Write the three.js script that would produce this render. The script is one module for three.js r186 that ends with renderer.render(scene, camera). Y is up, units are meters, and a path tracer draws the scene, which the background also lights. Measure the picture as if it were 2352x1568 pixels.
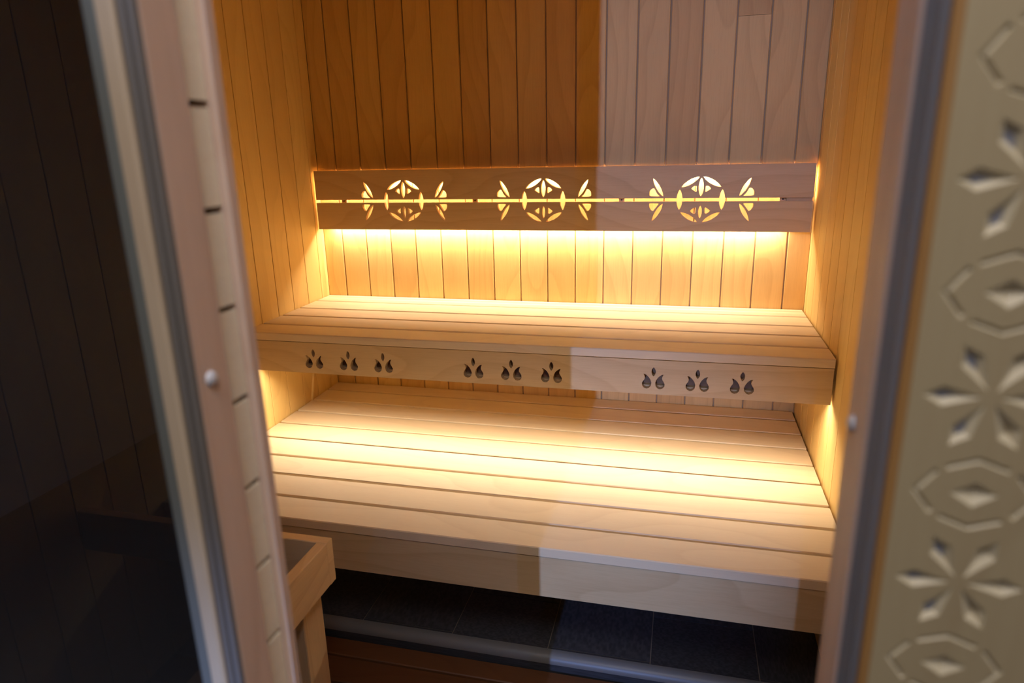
import * as THREE from 'three';
import { mergeGeometries } from 'three/addons/utils/BufferGeometryUtils.js';
import { RoundedBoxGeometry } from 'three/addons/geometries/RoundedBoxGeometry.js';
import { RectAreaLightUniformsLib } from 'three/addons/lights/RectAreaLightUniformsLib.js';

// ---------------------------------------------------------------- camera, exposure, large lights
const scene = new THREE.Scene();
scene.background = new THREE.Color(0x000000);
const camera = new THREE.PerspectiveCamera(2 * Math.atan(784 / 1557) * 180 / Math.PI, 1.5, 0.02, 40);
camera.position.set(1.5373, 1.5001, 2.7185);
camera.rotation.set(-0.2784, 0.2492, -0.0236, 'YXZ');
camera.focus = 2.3;
camera.userData.fStop = 3.6;
scene.add(camera);
const renderer = new THREE.WebGLRenderer({ antialias: true });
renderer.toneMapping = THREE.LinearToneMapping;
renderer.toneMappingExposure = 1.0;
renderer.shadowMap.enabled = true;
RectAreaLightUniformsLib.init();

const LED_COLOR = new THREE.Color().setRGB(1.0, 0.86, 0.68);
const DAY_COLOR = new THREE.Color().setRGB(0.46, 0.74, 1.7);
const HALL_COLOR = new THREE.Color().setRGB(1.0, .93, .83);
const LED_TOP = 320, LED_LOW = 158, LED_BENCH = 175, SPOT_FLOOR = 18, SPOT_WALL = 16, PANEL = 10.5;

// ---------------------------------------------------------------- random numbers and textures
let seed = 20240611;
const rnd = () => { seed |= 0; seed = seed + 0x6D2B79F5 | 0; let t = Math.imul(seed ^ seed >>> 15, 1 | seed); t = t + Math.imul(t ^ t >>> 7, 61 | t) ^ t; return ((t ^ t >>> 14) >>> 0) / 4294967296; };
function lattice(n, m) { const a = new Float32Array(n * m); for (let i = 0; i < a.length; i++) a[i] = rnd(); return { n, m, a }; }
const sm = t => t * t * (3 - 2 * t);
function noise2(g, x, y) {   // tiling value noise
  const xi = Math.floor(x), yi = Math.floor(y), fx = sm(x - xi), fy = sm(y - yi), w = (i, n) => ((i % n) + n) % n;
  const v = (i, j) => g.a[w(j, g.m) * g.n + w(i, g.n)];
  return (v(xi, yi) * (1 - fx) + v(xi + 1, yi) * fx) * (1 - fy) + (v(xi, yi + 1) * (1 - fx) + v(xi + 1, yi + 1) * fx) * fy;
}
function makeTexture(w, h, fn, srgb = true) {
  const d = new Uint8Array(w * h * 4);
  for (let j = 0; j < h; j++) for (let i = 0; i < w; i++) { const c = fn(i / w, j / h), k = (j * w + i) * 4; d[k] = c[0] * 255; d[k + 1] = c[1] * 255; d[k + 2] = c[2] * 255; d[k + 3] = 255; }
  const t = new THREE.DataTexture(d, w, h, THREE.RGBAFormat);
  t.wrapS = t.wrapT = THREE.RepeatWrapping; t.magFilter = THREE.LinearFilter; t.minFilter = THREE.LinearMipmapLinearFilter; t.generateMipmaps = true;
  if (srgb) t.colorSpace = THREE.SRGBColorSpace;
  t.needsUpdate = true; return t;
}
// wood: u along the grain (2.4 m), v across it (0.6 m)
function woodTexture(strength, ringCount) {
  const warp = lattice(5, 4), warp2 = lattice(12, 10), fib = lattice(40, 256), fib2 = lattice(120, 512), tone = lattice(3, 7);
  return makeTexture(1024, 1024, (u, v) => {
    const wv = (noise2(warp, u * 5, v * 4) - .5) * 1.5 + (noise2(warp2, u * 12, v * 10) - .5) * .22;
    let r = (v * ringCount + wv * 2.4) % 1; if (r < 0) r += 1;
    const ring = Math.pow(r, 3) * (r < .94 ? 1 : (1 - r) / .06);
    const f = noise2(fib, u * 40, v * 256) * .6 + noise2(fib2, u * 120, v * 512) * .4;
    const t = noise2(tone, u * 3, v * 7) - .5;
    const k = Math.max(0, strength * (.55 * ring + .5 * Math.max(0, f - .35)) - t * strength * .35);
    return [1 - .55 * k, 1 - .8 * k, 1 - 1.0 * k].map(x => Math.min(1, Math.max(0, x)));
  });
}
const WOOD_A = woodTexture(.15, 8), WOOD_B = woodTexture(.09, 6);
for (const t of [WOOD_A, WOOD_B]) t.repeat.set(1 / 2.4, 1 / .6);
const speck = lattice(256, 256), cloud = lattice(24, 24);
const STONE = makeTexture(512, 512, (u, v) => { const k = .62 + .26 * noise2(cloud, u * 24, v * 24) + .12 * noise2(speck, u * 256, v * 256); return [k, k, k]; });
STONE.repeat.set(2, 2);

// ---------------------------------------------------------------- materials
const lin = (r, g, b) => new THREE.Color().setRGB(r, g, b);
const wood = (r, g, b, map, roughness = .62) => new THREE.MeshStandardMaterial({ color: lin(r, g, b), map, roughness });
const tones = (r, g, b, map, list, rough) => list.map(([k, w]) => wood(r * k, g * k * (1 - w), b * k * (1 - 2 * w), map, rough));
const M = {
  wall: tones(.84, .57, .21, WOOD_A, [[1, 0], [.95, .02], [.9, .05], [.98, -.02], [.86, .06]]),
  side: tones(.84, .575, .20, WOOD_B, [[1, 0], [.96, .02], [.93, .03], [.99, -.02]]),
  bench: tones(.84, .665, .42, WOOD_B, [[1, 0], [.96, .02], [.93, .03], [1, -.02]], .55),
  front: wood(.68, .485, .25, WOOD_A, .58),
  jamb: wood(.64, .45, .33, WOOD_A, .55),
  jambPale: wood(.88, .74, .52, WOOD_B, .6),
  stile: wood(.48, .35, .22, WOOD_B, .6),
  guard: tones(.9, .65, .34, WOOD_A, [[1, 0], [.93, .03]], .6),
  deck: tones(.17, .065, .022, WOOD_A, [[1, 0], [.85, .02], [1.1, 0]], .55),
  core: new THREE.MeshStandardMaterial({ color: lin(.5, .34, .18), roughness: .8 }),
  tile: [1, .9, 1.1].map(k => new THREE.MeshStandardMaterial({ color: lin(.08 * k, .078 * k, .086 * k), map: STONE, roughness: .55 })),
  grout: new THREE.MeshStandardMaterial({ color: lin(.24, .19, .14), roughness: .9 }),
  nosing: new THREE.MeshPhysicalMaterial({ color: lin(.20, .19, .18), roughness: .4, specularIntensity: 1 }),
  jambColdLit: wood(.66, .53, .48, WOOD_A, .55),  // jamb wood made paler and bluer to stand in for cold corridor light
  rubberRight: new THREE.MeshStandardMaterial({ color: lin(.20, .195, .21), roughness: .5 }),
  edge: wood(.32, .155, .04, WOOD_B, .6),
  beamShaded: wood(.36, .185, .085, WOOD_A, .7),  // darkened beam wood: shade inside the tulip holes put into its colour
  rubber: new THREE.MeshStandardMaterial({ color: lin(.135, .112, .09), roughness: .6 }),
  bead: new THREE.MeshStandardMaterial({ color: lin(.125, .122, .10), roughness: .55 }),
  button: new THREE.MeshStandardMaterial({ color: lin(.55, .52, .52), roughness: .3 }),
  glass: new THREE.MeshPhysicalMaterial({ color: lin(.23, .255, .30), transmission: 1, thickness: 0, roughness: .02, ior: 1.5 }),
  panel: new THREE.MeshStandardMaterial({ color: lin(.35, .265, .14), map: WOOD_B, roughness: .6 }),
  carving: new THREE.MeshStandardMaterial({ color: lin(.50, .41, .26), roughness: .6 }),
  metal: new THREE.MeshStandardMaterial({ color: lin(.55, .55, .56), metalness: 1, roughness: .4 }),
  black: new THREE.MeshStandardMaterial({ color: lin(.012, .012, .012), roughness: .5 }),
  plaster: new THREE.MeshStandardMaterial({ color: lin(.62, .61, .60), roughness: .9 }),
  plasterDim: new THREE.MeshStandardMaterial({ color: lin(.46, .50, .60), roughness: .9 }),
  corridorFloor: new THREE.MeshStandardMaterial({ color: lin(.26, .26, .29), roughness: .8 }),
  corridor: new THREE.MeshStandardMaterial({ color: lin(.10, .095, .10), roughness: .8 }),
  led: new THREE.MeshStandardMaterial({ color: lin(.8, .8, .8), emissive: LED_COLOR, emissiveIntensity: 3 }),
  lamp: new THREE.MeshStandardMaterial({ color: lin(.8, .8, .8), emissive: DAY_COLOR, emissiveIntensity: 2 }),
};

// ---------------------------------------------------------------- helpers
const taken = new Map();
function numbered(n) { const k = taken.get(n) ?? 0; taken.set(n, k + 1); return k ? n + '_' + String(k).padStart(3, '0') : n; }
const shade = o => { o.castShadow = o.receiveShadow = true; return o; };
function mesh(name, geo, mat, parent) { const m = shade(new THREE.Mesh(geo, mat)); m.name = name; parent.add(m); return m; }
function thing(name, label, category, group) { const o = new THREE.Group(); o.name = numbered(name); o.userData = { label, category }; if (group) o.userData.group = group; scene.add(o); return o; }
function struct(name, geo, mat) { const m = geo ? shade(new THREE.Mesh(geo, mat)) : new THREE.Group(); m.name = name; m.userData.kind = 'structure'; scene.add(m); return m; }
const box = (x0, x1, y0, y1, z0, z1) => { const g = new THREE.BoxGeometry(x1 - x0, y1 - y0, z1 - z0); g.translate((x0 + x1) / 2, (y0 + y1) / 2, (z0 + z1) / 2); return g; };
// a board: length along x, width along y, face towards +z; long edges chamfered; uv in metres with the grain along u
function boardGeometry(L, w, t, ch, u0 = rnd() * 2.4, v0 = rnd() * .6) {
  const a = w / 2, b = t / 2, c = Math.min(ch, b * .9), back = Math.min(c, .001);
  const ring = [[-a, -b + back], [-a + back, -b], [a - back, -b], [a, -b + back], [a, b - c], [a - c, b], [-a + c, b], [-a, b - c]];
  const pos = [], uv = []; let s = 0;
  for (let i = 0; i < ring.length; i++) {
    const p = ring[i], q = ring[(i + 1) % ring.length], d = Math.hypot(q[0] - p[0], q[1] - p[1]);
    const A = [-L / 2, ...p], B = [L / 2, ...p], C = [L / 2, ...q], D = [-L / 2, ...q], s1 = s + d;
    for (const [P, u, v] of [[A, 0, s], [C, L, s1], [B, L, s], [A, 0, s], [D, 0, s1], [C, L, s1]]) { pos.push(...P); uv.push(u0 + u, v0 + v); }
    s = s1;
  }
  for (const e of [-1, 1]) for (let i = 1; i < ring.length - 1; i++) {
    const tri = e > 0 ? [ring[0], ring[i], ring[i + 1]] : [ring[0], ring[i + 1], ring[i]];
    for (const p of tri) { pos.push(e * L / 2, ...p); uv.push(u0 + p[1], v0 + p[0]); }
  }
  const g = new THREE.BufferGeometry();
  g.setAttribute('position', new THREE.Float32BufferAttribute(pos, 3)); g.setAttribute('uv', new THREE.Float32BufferAttribute(uv, 2));
  // wind every triangle outwards
  const P = g.attributes.position.array, U = g.attributes.uv.array;
  for (let i = 0; i < P.length; i += 9) {
    const ax = P[i + 3] - P[i], ay = P[i + 4] - P[i + 1], az = P[i + 5] - P[i + 2], bx = P[i + 6] - P[i], by = P[i + 7] - P[i + 1], bz = P[i + 8] - P[i + 2];
    const n = [ay * bz - az * by, az * bx - ax * bz, ax * by - ay * bx], m = [0, 1, 2].map(k => (P[i + k] + P[i + 3 + k] + P[i + 6 + k]) / 3);
    if (n[0] * m[0] * .2 + n[1] * m[1] + n[2] * m[2] < 0) { for (let k = 0; k < 3; k++) { const tmp = P[i + 3 + k]; P[i + 3 + k] = P[i + 6 + k]; P[i + 6 + k] = tmp; } const j = i / 9 * 6; for (let k = 0; k < 2; k++) { const tmp = U[j + 2 + k]; U[j + 2 + k] = U[j + 4 + k]; U[j + 4 + k] = tmp; } }
  }
  g.computeVertexNormals(); return g;
}
// lay a board: dir 'x' flat (face up), 'xf' upright along x facing +z, 'yz' vertical facing +z, 'y+x' vertical facing +x, 'y-x', 'z+x' along z facing +x
function board(name, mat, parent, dir, L, w, t, at, ch = .002) {
  const g = boardGeometry(L, w, t, ch), m = new THREE.Matrix4(), R = (x, y, z) => m.makeRotationFromEuler(new THREE.Euler(x, y, z, 'XYZ'));
  const H = Math.PI / 2;
  if (dir === 'x') R(-H, 0, 0);
  if (dir === 'yz') R(0, 0, H);
  if (dir === 'y+x') m.makeRotationY(H).multiply(new THREE.Matrix4().makeRotationZ(H));
  if (dir === 'y-x') m.makeRotationY(-H).multiply(new THREE.Matrix4().makeRotationZ(H));
  if (dir === 'z+x') R(0, H, 0);
  if (dir !== 'xf') g.applyMatrix4(m);
  const o = mesh(name, g, mat, parent); o.position.set(...at); return o;
}
const pick = a => a[Math.floor(rnd() * a.length)];

// ---------------------------------------------------------------- sauna shell
const BACK = 5.1, CEIL = 2.8, W = 2.0, FLOOR = 0, DECK = -.05, TOP = 2.32, FRONT = 2.22;
{ // back wall: vertical tongue and groove planks
  const w = struct('wall_back', box(-.08, W + .08, -.1, TOP, -.1, -.0078), M.core);
  const s0 = .088, p = .1145, gap = .005, edges = [0]; for (let i = 0; s0 + p * i < W - .01; i++) edges.push(s0 + p * i); edges.push(W);
  for (let i = 0; i < edges.length - 1; i++) {
    const a = edges[i] + (i ? gap / 2 : 0), b = edges[i + 1] - (i < edges.length - 2 ? gap / 2 : 0), cx = (a + b) / 2;
    if (i === 15) { // this plank is pieced from two lengths
      board('plank', M.wall[0], w, 'yz', 1.925, b - a, .014, [cx, .9625, -.007], .002);
      board('plank', M.wall[4], w, 'yz', TOP - 1.926, b - a, .014, [cx, (TOP + 1.926) / 2, -.007], .002);
    } else board('plank', M.wall[[0, 1, 3, 2, 0, 1, 2, 0, 3, 1, 0, 3, 1, 2, 0, 4, 1, 2, 0][i]], w, 'yz', TOP, b - a, .014, [cx, TOP / 2, -.007], .002);
  }
}
function sideWall(name, x, s0, dir, sign) {
  const w = struct(name, sign > 0 ? box(-.1, -.0065, -.1, TOP, -.1, 2.3) : box(W + .0065, W + .1, -.1, TOP, -.1, 2.3), M.core);
  const p = .1143, gap = .0028, edges = [0]; for (let i = 0; s0 + p * i < FRONT - .02; i++) edges.push(s0 + p * i); edges.push(FRONT);
  for (let i = 0; i < edges.length - 1; i++) {
    const a = edges[i] + (i ? gap / 2 : 0), b = edges[i + 1] - (i < edges.length - 2 ? gap / 2 : 0);
    board('plank', M.side[(i * 3 + (sign > 0 ? 0 : 1)) % 4], w, dir, TOP - DECK, b - a, .014, [x - sign * .007, (TOP + DECK) / 2, (a + b) / 2], .0012);
  }
}
sideWall('wall_left', 0, .0651, 'y+x', 1);
sideWall('wall_right', W, .042, 'y-x', -1);
struct('ceiling', box(-.1, W + .1, TOP, TOP + .06, -.1, 2.3), M.side[1]);

{ // tiled floor of the bench platform
  const f = struct('floor', box(-.05, W + .05, -.12, -.002, -.05, 1.0), M.grout);
  const p = .3128, x0 = -.0638, g = .003, zEnd = .984;
  for (let c = 0; c < 7; c++) {
    const a = Math.max(0, x0 + p * c) + g / 2, b = Math.min(W, x0 + p * (c + 1)) - g / 2, off = c % 2 ? .767 : .977, zs = [.001];
    for (const z of [off - .6, off]) if (z > 0) zs.push(z);
    zs.push(zEnd + .002);
    for (let i = 0; i < zs.length - 1; i++) if (zs[i + 1] - zs[i] > .006) {
      const q = new THREE.BoxGeometry(b - a, .01, zs[i + 1] - zs[i] - g); const t = mesh('tile', q, M.tile[(c + i) % 3], f);
      t.position.set((a + b) / 2, -.005, (zs[i] + zs[i + 1]) / 2);
    }
  }
  // rounded nosing along the step
  const s = new THREE.Shape(); s.moveTo(0, 0); s.lineTo(0, -.028); s.lineTo(.034, -.028); s.absarc(.006, -.028, .028, 0, Math.PI / 2, false); s.closePath();
  const n = new THREE.ExtrudeGeometry(s, { depth: W - .002, bevelEnabled: false, curveSegments: 12 }); n.rotateY(-Math.PI / 2); n.translate(W - .001, .0005, .986);
  mesh('riser', box(.001, W - .001, -.085, -.0278, .987, 1.0165), M.tile[0], f);
  mesh('nosing', n, M.nosing, f);
}
struct('floor_deck_base', box(-.05, W + .05, -.16, -.078, 1.0, 2.3), M.black);
{
  const d = thing('duckboard', 'dark brown slatted duckboard below the rounded step of the tiled floor', 'duckboard');
  for (let i = 0; i < 11; i++) { const a = 1.021 + (i ? .079 + (i - 1) * .105 : 0) + .004, b = 1.021 + .079 + i * .105 - .004; if (b < 2.21) board('slat', M.deck[i % 3], d, 'x', W - .02, b - a, .024, [W / 2, DECK - .012, (a + b) / 2], .003); }
  for (const x of [.15, 1.0, 1.85]) mesh('bearer', box(x - .02, x + .02, -.0775, -.0745, 1.03, 2.15), M.deck[1], d);
}

// ---------------------------------------------------------------- cut-out shapes (metres, from millimetres)
const mm = a => a.map(([x, y]) => new THREE.Vector2(x / 1000, y / 1000));
function lens(x0, y0, x1, y1, w, n = 12) {
  const L = Math.hypot(x1 - x0, y1 - y0), dx = (x1 - x0) / L, dy = (y1 - y0) / L, side = s => { const r = []; for (let i = 0; i <= n; i++) { const t = i / n, h = s * w / 2 * Math.pow(Math.max(0, 1 - (2 * t - 1) ** 2), .8); r.push([x0 + dx * t * L - dy * h, y0 + dy * t * L + dx * h]); } return r; };
  return mm([...side(1), ...side(-1).slice(1, -1).reverse()]);
}
function smooth(pts, n = 2) {
  for (let k = 0; k < n; k++) { const q = []; for (let i = 0; i < pts.length; i++) { const a = pts[i], b = pts[(i + 1) % pts.length]; q.push([a[0] * .86 + b[0] * .14, a[1] * .86 + b[1] * .14], [a[0] * .14 + b[0] * .86, a[1] * .14 + b[1] * .86]); } pts = q; }
  return mm(pts);
}
const mirror = poly => poly.map(p => new THREE.Vector2(-p.x, p.y)).reverse();
const pair = poly => [poly, mirror(poly)];
const path = (poly, x, y) => new THREE.Path(poly.map(p => new THREE.Vector2(p.x + x, p.y + y)));
function plate(outline, holes, depth) { const s = new THREE.Shape(outline); s.holes = holes; return new THREE.ExtrudeGeometry(s, { depth, bevelEnabled: false }); }
// lens grown a little at its blunt corners keeps the wedges readable
const UPPER = [...pair(lens(-71, 46, -7, 83.5, 17)), lens(0, 79, 0, 12, 18.5), ...pair(smooth([[-36, 39.5], [-30, 47], [-23, 51], [-16, 50], [-15.5, 26.5]])),
  ...pair(lens(-175.5, 79, -136.5, 12.5, 15.5)), ...pair(smooth([[-170, 43], [-179, 41], [-187, 32], [-187.5, 14.5], [-148, 12.5], [-160, 24]]))];
const LOWER = [lens(0, -21, 0, -69.5, 13.5), ...pair(smooth([[-16.5, -25.5], [-37, -40], [-32, -47], [-24, -51.5], [-16.5, -50]])), ...pair(lens(-72, -46, -8.5, -83, 17)),
  ...pair(smooth([[-187.5, -12.5], [-150, -13], [-160, -25], [-172, -42], [-180, -38], [-187.5, -26]])), ...pair(lens(-137.5, -14, -176, -79, 15.5))];
const MOTIFS = [.4135, 1.001, 1.5965], MY = 1.2978;

// ---------------------------------------------------------------- backrest
const backrest = thing('backrest', 'pale wooden backrest of two cut-out boards glowing from behind above the upper bench', 'backrest');
{
  const b = backrest;
  const x0 = .014, x1 = 1.986, z = .040, T = .020;
  const notch = (yEdge, up) => { // points of the lens that crosses the gap, cut by the board edge
    const out = []; for (const cx of MOTIFS) for (const sx of [-76.5, 76.5]) {
      const L = lens(sx, 37, sx, -37, 21, 24).map(p => new THREE.Vector2(p.x + cx, p.y + MY)).filter(p => up ? p.y > yEdge + .001 : p.y < yEdge - .001);
      L.sort((p, q) => p.x - q.x); out.push(...(out.length ? L : L)); }
    return out;
  };
  const yG0 = 1.2915, yG1 = 1.304, yB = 1.1806, yT = 1.4235, V = (x, y) => new THREE.Vector2(x, y);
  const up = [V(x0, yT), V(x0, yG1), ...addEdge(notch(yG1, true), yG1), V(x1, yG1), V(x1, yT)];
  const lo = [V(x0, yB), V(x1, yB), V(x1, yG0), ...addEdge(notch(yG0, false), yG0).reverse(), V(x0, yG0)];
  function addEdge(pts, y) { // drop to the board edge on both sides of each notch
    const out = []; for (let i = 0; i < pts.length; i++) { const first = !i || pts[i].x - pts[i - 1].x > .03, last = i === pts.length - 1 || pts[i + 1].x - pts[i].x > .03; if (first) out.push(V(pts[i].x - .0004, y)); out.push(pts[i]); if (last) out.push(V(pts[i].x + .0004, y)); } return out;
  }
  const holes = list => MOTIFS.flatMap(cx => list.map(p => path(p, cx, MY)));
  for (const [o, h] of [[up, holes(UPPER)], [lo, holes(LOWER)]]) mesh('cut_out_board', plate(o, h, T), M.front, b).position.z = z;
  for (const x of [.134, .7156, 1.304, 1.886]) {
    const s = mesh('spacer_block', box(x - .011, x + .011, 1.2, 1.385, .0265, z), M.guard[1], b); s.userData.label = 'small wooden spacer block with a dark screw';
    const c = new THREE.CylinderGeometry(.0028, .0028, .003, 10); c.rotateX(Math.PI / 2); mesh('screw', c, M.black, s).position.set(x, 1.2978, z + .0012);
  }
  mesh('spacer_block', box(1.897, 1.984, 1.29, 1.306, .0005, z + .012), M.front, b);
  mesh('top_batten', box(x0, x1, 1.4165, 1.4215, .0036, z), M.guard[0], b);
}

// ---------------------------------------------------------------- benches
function bench(name, label, edges, y, front, apronY0, apronY1, holes, apronZ) {
  const b = thing(name, label, 'bench');
  const g = .011, x0 = .003, x1 = 1.992;
  for (let i = 0; i < edges.length - 1; i++) {
    const a = edges[i] + (i ? g / 2 : .004), e = edges[i + 1] - (i < edges.length - 2 ? g / 2 : 0);
    board('bench_board', M.bench[(i * 3 + (front ? 1 : 0)) % 4], b, 'x', x1 - x0, e - a, .028, [(x0 + x1) / 2, y - .014, (a + e) / 2], .0025);
  }
  const V = (x, yy) => new THREE.Vector2(x, yy);
  mesh('apron', plate([V(x0, apronY0), V(x1, apronY0), V(x1, apronY1), V(x0, apronY1)], holes, .022), M.front, b).position.z = apronZ - .022;
  for (const x of [.05, .68, 1.32, 1.94]) mesh('bearer', box(x - .022, x + .022, apronY0 + .03, y - .0285, .012, apronZ - (front ? .0225 : .0700)), M.core, b);
  return b;
}
const upperExtras = b => { mesh('ledge', box(.006, 1.99, .7475, .757, .575, .6182), M.front, b); mesh('frame_beam', box(.006, 1.99, .7571, .845, .578, .600), M.beamShaded, b); };
const lensT = lens(0, 41, 0, 10.5, 13.5), drop = mm([[-31.6, 17.8], [-26.4, 17.3], [-20.3, 13.3], [-13.8, 6.8], [-9, -1], [-6, -10.8], [-7.6, -21.9], [-13.6, -29], [-21.2, -31.4], [-29.6, -28.1], [-35, -20.8], [-35, -13], [-31.8, -6], [-27.6, .2], [-26.6, 5.8], [-28, 11.3]].reverse());
const tulips = [.273, .409, .542, .871, 1.003, 1.139, 1.468, 1.603, 1.736].flatMap(x => [lensT, ...pair(drop)].map(p => path(p, x, .783)));
const upperBench = bench('upper_bench', 'upper slatted bench with a tulip cut-out apron, below the glowing backrest', [0, .122, .2596, .3908, .5264, .6446], .879, 0, .7335, .8475, tulips, .6405);
upperExtras(upperBench);
{
  const b = bench('lower_bench', 'deep lower slatted bench with a plain wide apron, nearest the dark tiles', [0, .1038, .2379, .3662, .4943, .6273, .7672, .897, 1.0304, 1.149], .4625, 1, .3075, .432, [], 1.1445);
  for (const x of [.07, 1.93]) mesh('leg', box(x - .03, x + .03, .0005, .335, .5, .56), M.core, b);
  for (const x of [.07, 1.93]) mesh('leg', box(x - .03, x + .03, .0005, .335, .02, .08), M.core, b);
}

// ---------------------------------------------------------------- LED strips: channel, diffuser and a light of the same size
function ledStrip(owner, label, x0, x1, y, z, wide, wall, deep, intensity, tilt = 0, deepBack = deep) {
  const L = x1 - x0, half = wide / 2;
  const s = mesh('led_strip', mergeGeometries([box(-L / 2, L / 2, 0, .002, -half - wall, half + wall), box(-L / 2, L / 2, -deepBack, 0, -half - wall, -half), box(-L / 2, L / 2, -deep, 0, half, half + wall)]), M.metal, owner);
  s.userData.label = label;
  s.position.set((x0 + x1) / 2, y, z); s.rotation.x = tilt;
  const e = .0025; for (const k of [-1, 1]) mesh('end_cap', box(k * L / 2 - (k < 0 ? e : 0), k * L / 2 + (k > 0 ? e : 0), -deep, .002, -half - wall, half + wall), M.black, s);
  mesh('diffuser', box(-L / 2, L / 2, -.003, -.0005, -half, half), M.led, s);
  const l = new THREE.RectAreaLight(LED_COLOR, intensity, L, wide * .9); l.name = 'led_strip_light'; l.position.set(0, -.004, 0); l.rotation.x = -Math.PI / 2; s.add(l);
}
ledStrip(backrest, 'slim LED strip hidden behind the upper board of the backrest', .03, 1.97, 1.4065, .022, .010, .0015, .006, LED_TOP, .9);
ledStrip(backrest, 'slim LED strip hidden behind the lower edge of the backrest', .05, 1.90, 1.196, .026, .010, .0015, .006, LED_LOW);
ledStrip(upperBench, 'slim LED strip hidden behind the apron of the upper bench', .02, 1.975, .7452, .600, .010, .0015, .0065, LED_BENCH, 0, .0112);

// ---------------------------------------------------------------- heater guard
{
  const h = thing('heater_guard', 'pale wooden corner guard rail on a post beside the left door jamb', 'guard rail');
  const X = .746, Z = 1.45, y1 = .603, y0 = .489, t = .026;
  board('rail', M.guard[0], h, 'xf', X - .02, y1 - y0, t, [(X + .02) / 2, (y0 + y1) / 2, Z - t / 2], .0015);
  board('rail', M.guard[0], h, 'z+x', .62, y1 - y0, t, [X - t / 2, (y0 + y1) / 2, Z + .31 + .0008], .0015);
  for (const z of [1.452, 1.98]) board('post', M.guard[1], h, 'y+x', .4975 + .05, .085, .028, [X - t - .0145, (.4975 - .05) / 2 + .05, z + .0455], .002);
}

// ---------------------------------------------------------------- front of the cabin: glass, jambs, carved panel
{
  const w = struct('window_1', null); const H0 = -.05, H1 = TOP;
  mesh('pane', box(.02, 1.1485, H0, H1, 2.302, 2.310), M.glass, w).userData.label = 'dark tinted glass pane';
}
function button(parent, x, y, z, sign) {
  const pts = []; for (let i = 0; i <= 8; i++) { const a = i / 8 * Math.PI / 2; pts.push(new THREE.Vector2(.0062 * Math.cos(a), .0042 * Math.sin(a))); }
  const g = new THREE.LatheGeometry(pts, 20); g.rotateZ(-sign * Math.PI / 2); const m = mesh('button', g, M.button, parent); m.position.set(x, y, z); m.userData.label = 'small domed grey buffer button';
}
const ridge = (x, z, r) => { const g = new THREE.CylinderGeometry(r, r, TOP + .05, 12); g.translate(x, (TOP - .05) / 2, z); return g; };
{ // left jamb
  const t = struct('trim_1', null), a = -.05, b = TOP, yc = (a + b) / 2, L = b - a;
  board('door_stop', M.jamb, t, 'yz', L, .045, .012, [1.1675, yc, 2.239], .0015);
  const p = .0785, y0 = 1.6155 % p - p; // rebate strip of short blocks with open joints
  for (let i = 0; y0 + p * i < b - .01; i++) { const lo = Math.max(a, y0 + p * i + .0027), hi = Math.min(b, y0 + p * (i + 1) - .0027); if (hi - lo > .01) mesh('rebate_block', box(1.165, 1.183, lo, hi, 2.2455, 2.2712), M.jambPale, t); }
  mesh('jamb_core', box(1.150, 1.1645, a, b, 2.2455, 2.2712), M.black, t);
  board('jamb_board', M.jamb, t, 'y+x', L, .0375, .038, [1.1885 - .019, yc, 2.2716 + .01875], .002);
  mesh('gasket', mergeGeometries([box(1.1745, 1.1887, a, b, 2.3093, 2.3112), ridge(1.1782, 2.3112, .0030), ridge(1.1855, 2.3112, .0030)].map(g => g.toNonIndexed ? (g.index ? g.toNonIndexed() : g) : g)), M.rubber, t);
  board('frame_stile', M.stile, t, 'yz', L, .0147, .006, [1.1670, yc, 2.3130], .002);
  mesh('glazing_bead', new RoundedBoxGeometry(.0108, L, .010, 2, .002).translate(1.1540, yc, 2.3090), M.bead, t);
  button(t, 1.1885, 1.334, 2.294, 1);
}
{ // right jamb
  const t = struct('trim_2', null), a = -.05, b = TOP, yc = (a + b) / 2, L = b - a;
  board('jamb_board', M.jambColdLit, t, 'y-x', L, .050, .045, [1.660 + .0225, yc, 2.2395], .002);
  mesh('gasket', mergeGeometries([box(1.6625, 1.70, a, b, 2.2655, 2.3070), ridge(1.6630, 2.2745, .0040), ridge(1.6630, 2.2880, .0036), ridge(1.6630, 2.2995, .0036)].map(g => g.index ? g.toNonIndexed() : g)), M.rubberRight, t);
  board('edge_strip', M.edge, t, 'yz', L, .006, .004, [1.6645, yc, 2.3095], .001);
  button(t, 1.660, 1.308, 2.231, -1);
}
struct('wall_front', mergeGeometries([box(-.1, W + .1, TOP + .001, CEIL, 2.215, 2.302), box(1.703, W + .1, -.1, TOP, 2.215, 2.290), box(-.1, .018, -.1, TOP, 2.23, 2.31)]), M.plaster);
struct('wall_front_right', box(2.125, 3.4, -.1, CEIL, 2.215, 2.300), M.plaster);
struct('wall_front_left', box(-1.4, -.101, -.1, CEIL, 2.23, 2.302), M.plaster);

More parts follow.
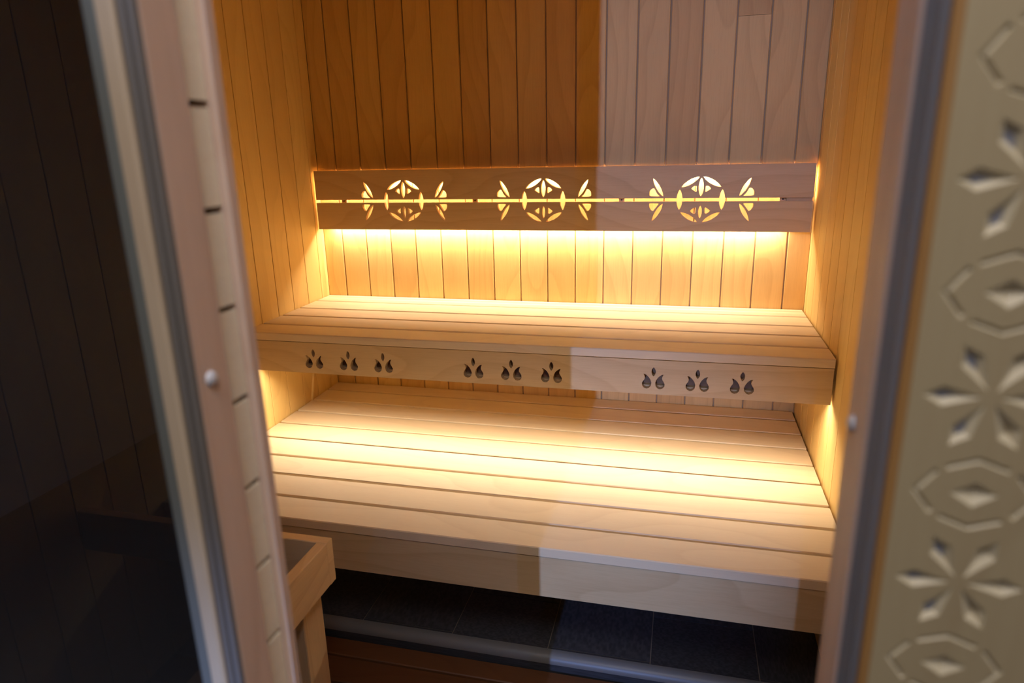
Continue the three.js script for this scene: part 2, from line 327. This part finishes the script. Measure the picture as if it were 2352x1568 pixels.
// carved panel: a face with chip-carved recesses
{
  const P = thing('carved_panel', 'greige panel chip-carved with six-petal flowers and hexagons beside the right jamb', 'panel');
  const x0 = 1.6675, x1 = 2.12, y0 = -.05, y1 = TOP, zf = 2.3105, T = .018, depth = .0060;
  const petals = [], hexes = [];
  const kite = (cx, cy, ang, r0, r1, w) => { const c = Math.cos(ang), s = Math.sin(ang), f = (r, h) => [cx + c * r - s * h, cy + s * r + c * h], m = r0 + (r1 - r0) * .66; return { out: [f(r0, 0), f(m, -w / 2), f(r1, 0), f(m, w / 2)], low: f(m, 0) }; };
  const flowers = [];
  for (let c = 0; c < 4; c++) for (let k = -9; k <= 8; k++) {
    const cx = 1.7087 + c * .1005, cy = 1.3597 + k * .1193; if (cy < .06 || cy > 2.2) continue;
    flowers.push({ cx, cy, set: [0, 60, 120, 180, 240, 300].map(d => kite(cx, cy, d * Math.PI / 180,   .004, .0348, .0125)) });
    const hy = cy + .05965; if (hy > 2.2) continue;
    const chevron = (a, b, c, w) => { // two carved strokes mitred at b
      const n = (p, q) => { const L = Math.hypot(q[0] - p[0], q[1] - p[1]); return [-(q[1] - p[1]) / L, (q[0] - p[0]) / L]; }, n1 = n(a, b), n2 = n(b, c), k = 1 + n1[0] * n2[0] + n1[1] * n2[1], h = w / 2;
      const m = [(n1[0] + n2[0]) / k * h, (n1[1] + n2[1]) / k * h], P = (p, d, s) => [cx + p[0] + s * d[0], hy + p[1] + s * d[1]], e1 = [n1[0] * h, n1[1] * h], e2 = [n2[0] * h, n2[1] * h], mix = (p, q) => [cx + p[0] * .9 + q[0] * .1, hy + p[1] * .9 + q[1] * .1];
      return { out: [P(a, e1, -1), P(b, m, -1), P(c, e2, -1), P(c, e2, 1), P(b, m, 1), P(a, e1, 1)], line: [mix(a, b), [cx + b[0], hy + b[1]], mix(c, b)] };
    };
    const set = [chevron([-.0208, .0138], [-.031, 0], [-.0208, -.0138], .0036), chevron([.0208, -.0138], [.031, 0], [.0208, .0138], .0036), chevron([.0165, .0158], [0, .0217], [-.0165, .0158], .0036), chevron([-.0165, -.0158], [0, -.0217], [.0165, -.0158], .0036)];
    set.push({ out: [[cx - .0128, hy], [cx, hy - .0085], [cx + .0128, hy], [cx, hy + .0075]], low: [cx, hy] });
    hexes.push(set);
  }
  const all = [...flowers.flatMap(f => f.set), ...hexes.flat()];
  const V = p => new THREE.Vector2(...p);
  const g = plate([[x0, y0], [x1, y0], [x1, y1], [x0, y1]].map(V), all.map(s => new THREE.Path(s.out.map(V))), T);
  const uv = g.attributes.uv; for (let i = 0; i < uv.count; i++) { const u = uv.getX(i), v = uv.getY(i); uv.setXY(i, v, u); }
  mesh('panel_board', g, M.panel, P).position.z = zf - T;
  const facets = set => { const p = []; const tri = (a, b, c) => { p.push(...a, ...b, ...c); };
    for (const s of set) { const o = s.out.map(q => [...q, zf - .0002]);
      if (s.low) { const m = [...s.low, zf - depth]; for (let i = 0; i < 4; i++) tri(o[i], o[(i + 1) % 4], m); }
      else { const [a, b, c] = s.line.map(q => [...q, zf - .0028]); tri(o[0], o[1], b); tri(o[0], b, a); tri(o[1], o[2], c); tri(o[1], c, b); tri(o[3], o[4], b); tri(o[3], b, c); tri(o[4], o[5], a); tri(o[4], a, b); tri(o[2], o[3], c); tri(o[5], o[0], a); } }
    const q = new THREE.BufferGeometry(); q.setAttribute('position', new THREE.Float32BufferAttribute(p, 3)); q.setAttribute('uv', new THREE.Float32BufferAttribute(new Array(p.length / 3 * 2).fill(0), 2)); q.computeVertexNormals(); return q; };
  M.carving.side = THREE.DoubleSide;
  for (const f of flowers) mesh('carved_flower', facets(f.set), M.carving, P);
  for (const h of hexes) mesh('carved_hexagon', facets(h), M.carving, P);
}

// ---------------------------------------------------------------- corridor behind the camera and its lamps
struct('floor_corridor', box(-1.4, 3.4, -.16, -.055, 2.31, BACK), M.corridorFloor);
struct('ceiling_corridor', box(-1.4, 3.4, CEIL, CEIL + .08, 2.215, BACK), M.plaster);
struct('wall_corridor_left', box(-1.5, -1.4, -.16, CEIL, 2.215, BACK), M.plasterDim);
struct('wall_corridor_right', box(3.4, 3.5, -.16, CEIL, 2.215, BACK), M.plaster);
struct('wall_corridor_back', box(-1.5, 3.5, -.16, CEIL, BACK, BACK + .1), M.corridor);
function spot(label, at, to, angle, intensity) {
  const s = thing('wall_spotlight', label, 'lamp', 'corridor spotlights');
  const dir = new THREE.Vector3(...to).sub(new THREE.Vector3(...at)).normalize(), q = new THREE.Quaternion().setFromUnitVectors(new THREE.Vector3(0, -1, 0), dir);
  const rose = new THREE.CylinderGeometry(.04, .04, .02, 24); rose.rotateX(Math.PI / 2); mesh('wall_rose', rose, M.metal, s).position.set(at[0], at[1], BACK - .011);
  const len = BACK - .02 - at[2] - .06, arm = new THREE.CylinderGeometry(.006, .006, len, 10); arm.rotateX(Math.PI / 2); mesh('arm', arm, M.metal, s).position.set(at[0], at[1], BACK - .02 - len / 2);
  const pts = [[.012, 0], [.018, .0], [.024, .004], [.024, .06], [.018, .07], [0, .07]].map(p => new THREE.Vector2(...p));
  const can = mesh('can', new THREE.LatheGeometry(pts, 24), M.metal, s); can.quaternion.copy(q); can.position.set(...at);
  const d = mesh('lens', new THREE.CylinderGeometry(.012, .012, .002, 20), M.lamp, s); d.quaternion.copy(q); d.position.set(...at).addScaledVector(dir, -.003);
  const l = new THREE.SpotLight(DAY_COLOR, intensity, 0, angle, 1, 2); l.name = 'spotlight_light'; l.position.set(...at).addScaledVector(dir, .004); l.shadow.radius = .6; l.castShadow = true;
  l.target.position.set(...to); s.add(l); scene.add(l.target);
}
spot('lower wall spotlight of the corridor aimed at the bench aprons', [1.1645, 1.35, 4.93], [1.28, .48, 1.1], .19, SPOT_FLOOR);
spot('upper wall spotlight of the corridor aimed at the upper wall planks', [1.1645, 2.45, 4.93], [1.55, 1.66, 0], .20, SPOT_WALL);
{
  const p = thing('ceiling_panel_light', 'square panel lamp on the corridor ceiling in front of the cabin', 'lamp');
  mesh('frame', box(1.12, 2.08, CEIL - .03, CEIL - .001, 2.67, 3.63), M.metal, p);
  mesh('diffuser', box(1.15, 2.05, CEIL - .034, CEIL - .0305, 2.70, 3.60), M.lamp, p);
  const l = new THREE.RectAreaLight(HALL_COLOR, PANEL, .88, .88); l.name = 'panel_light'; l.position.set(1.6, CEIL - .038, 3.15); l.rotation.x = -Math.PI / 2; p.add(l);
}
renderer.render(scene, camera);
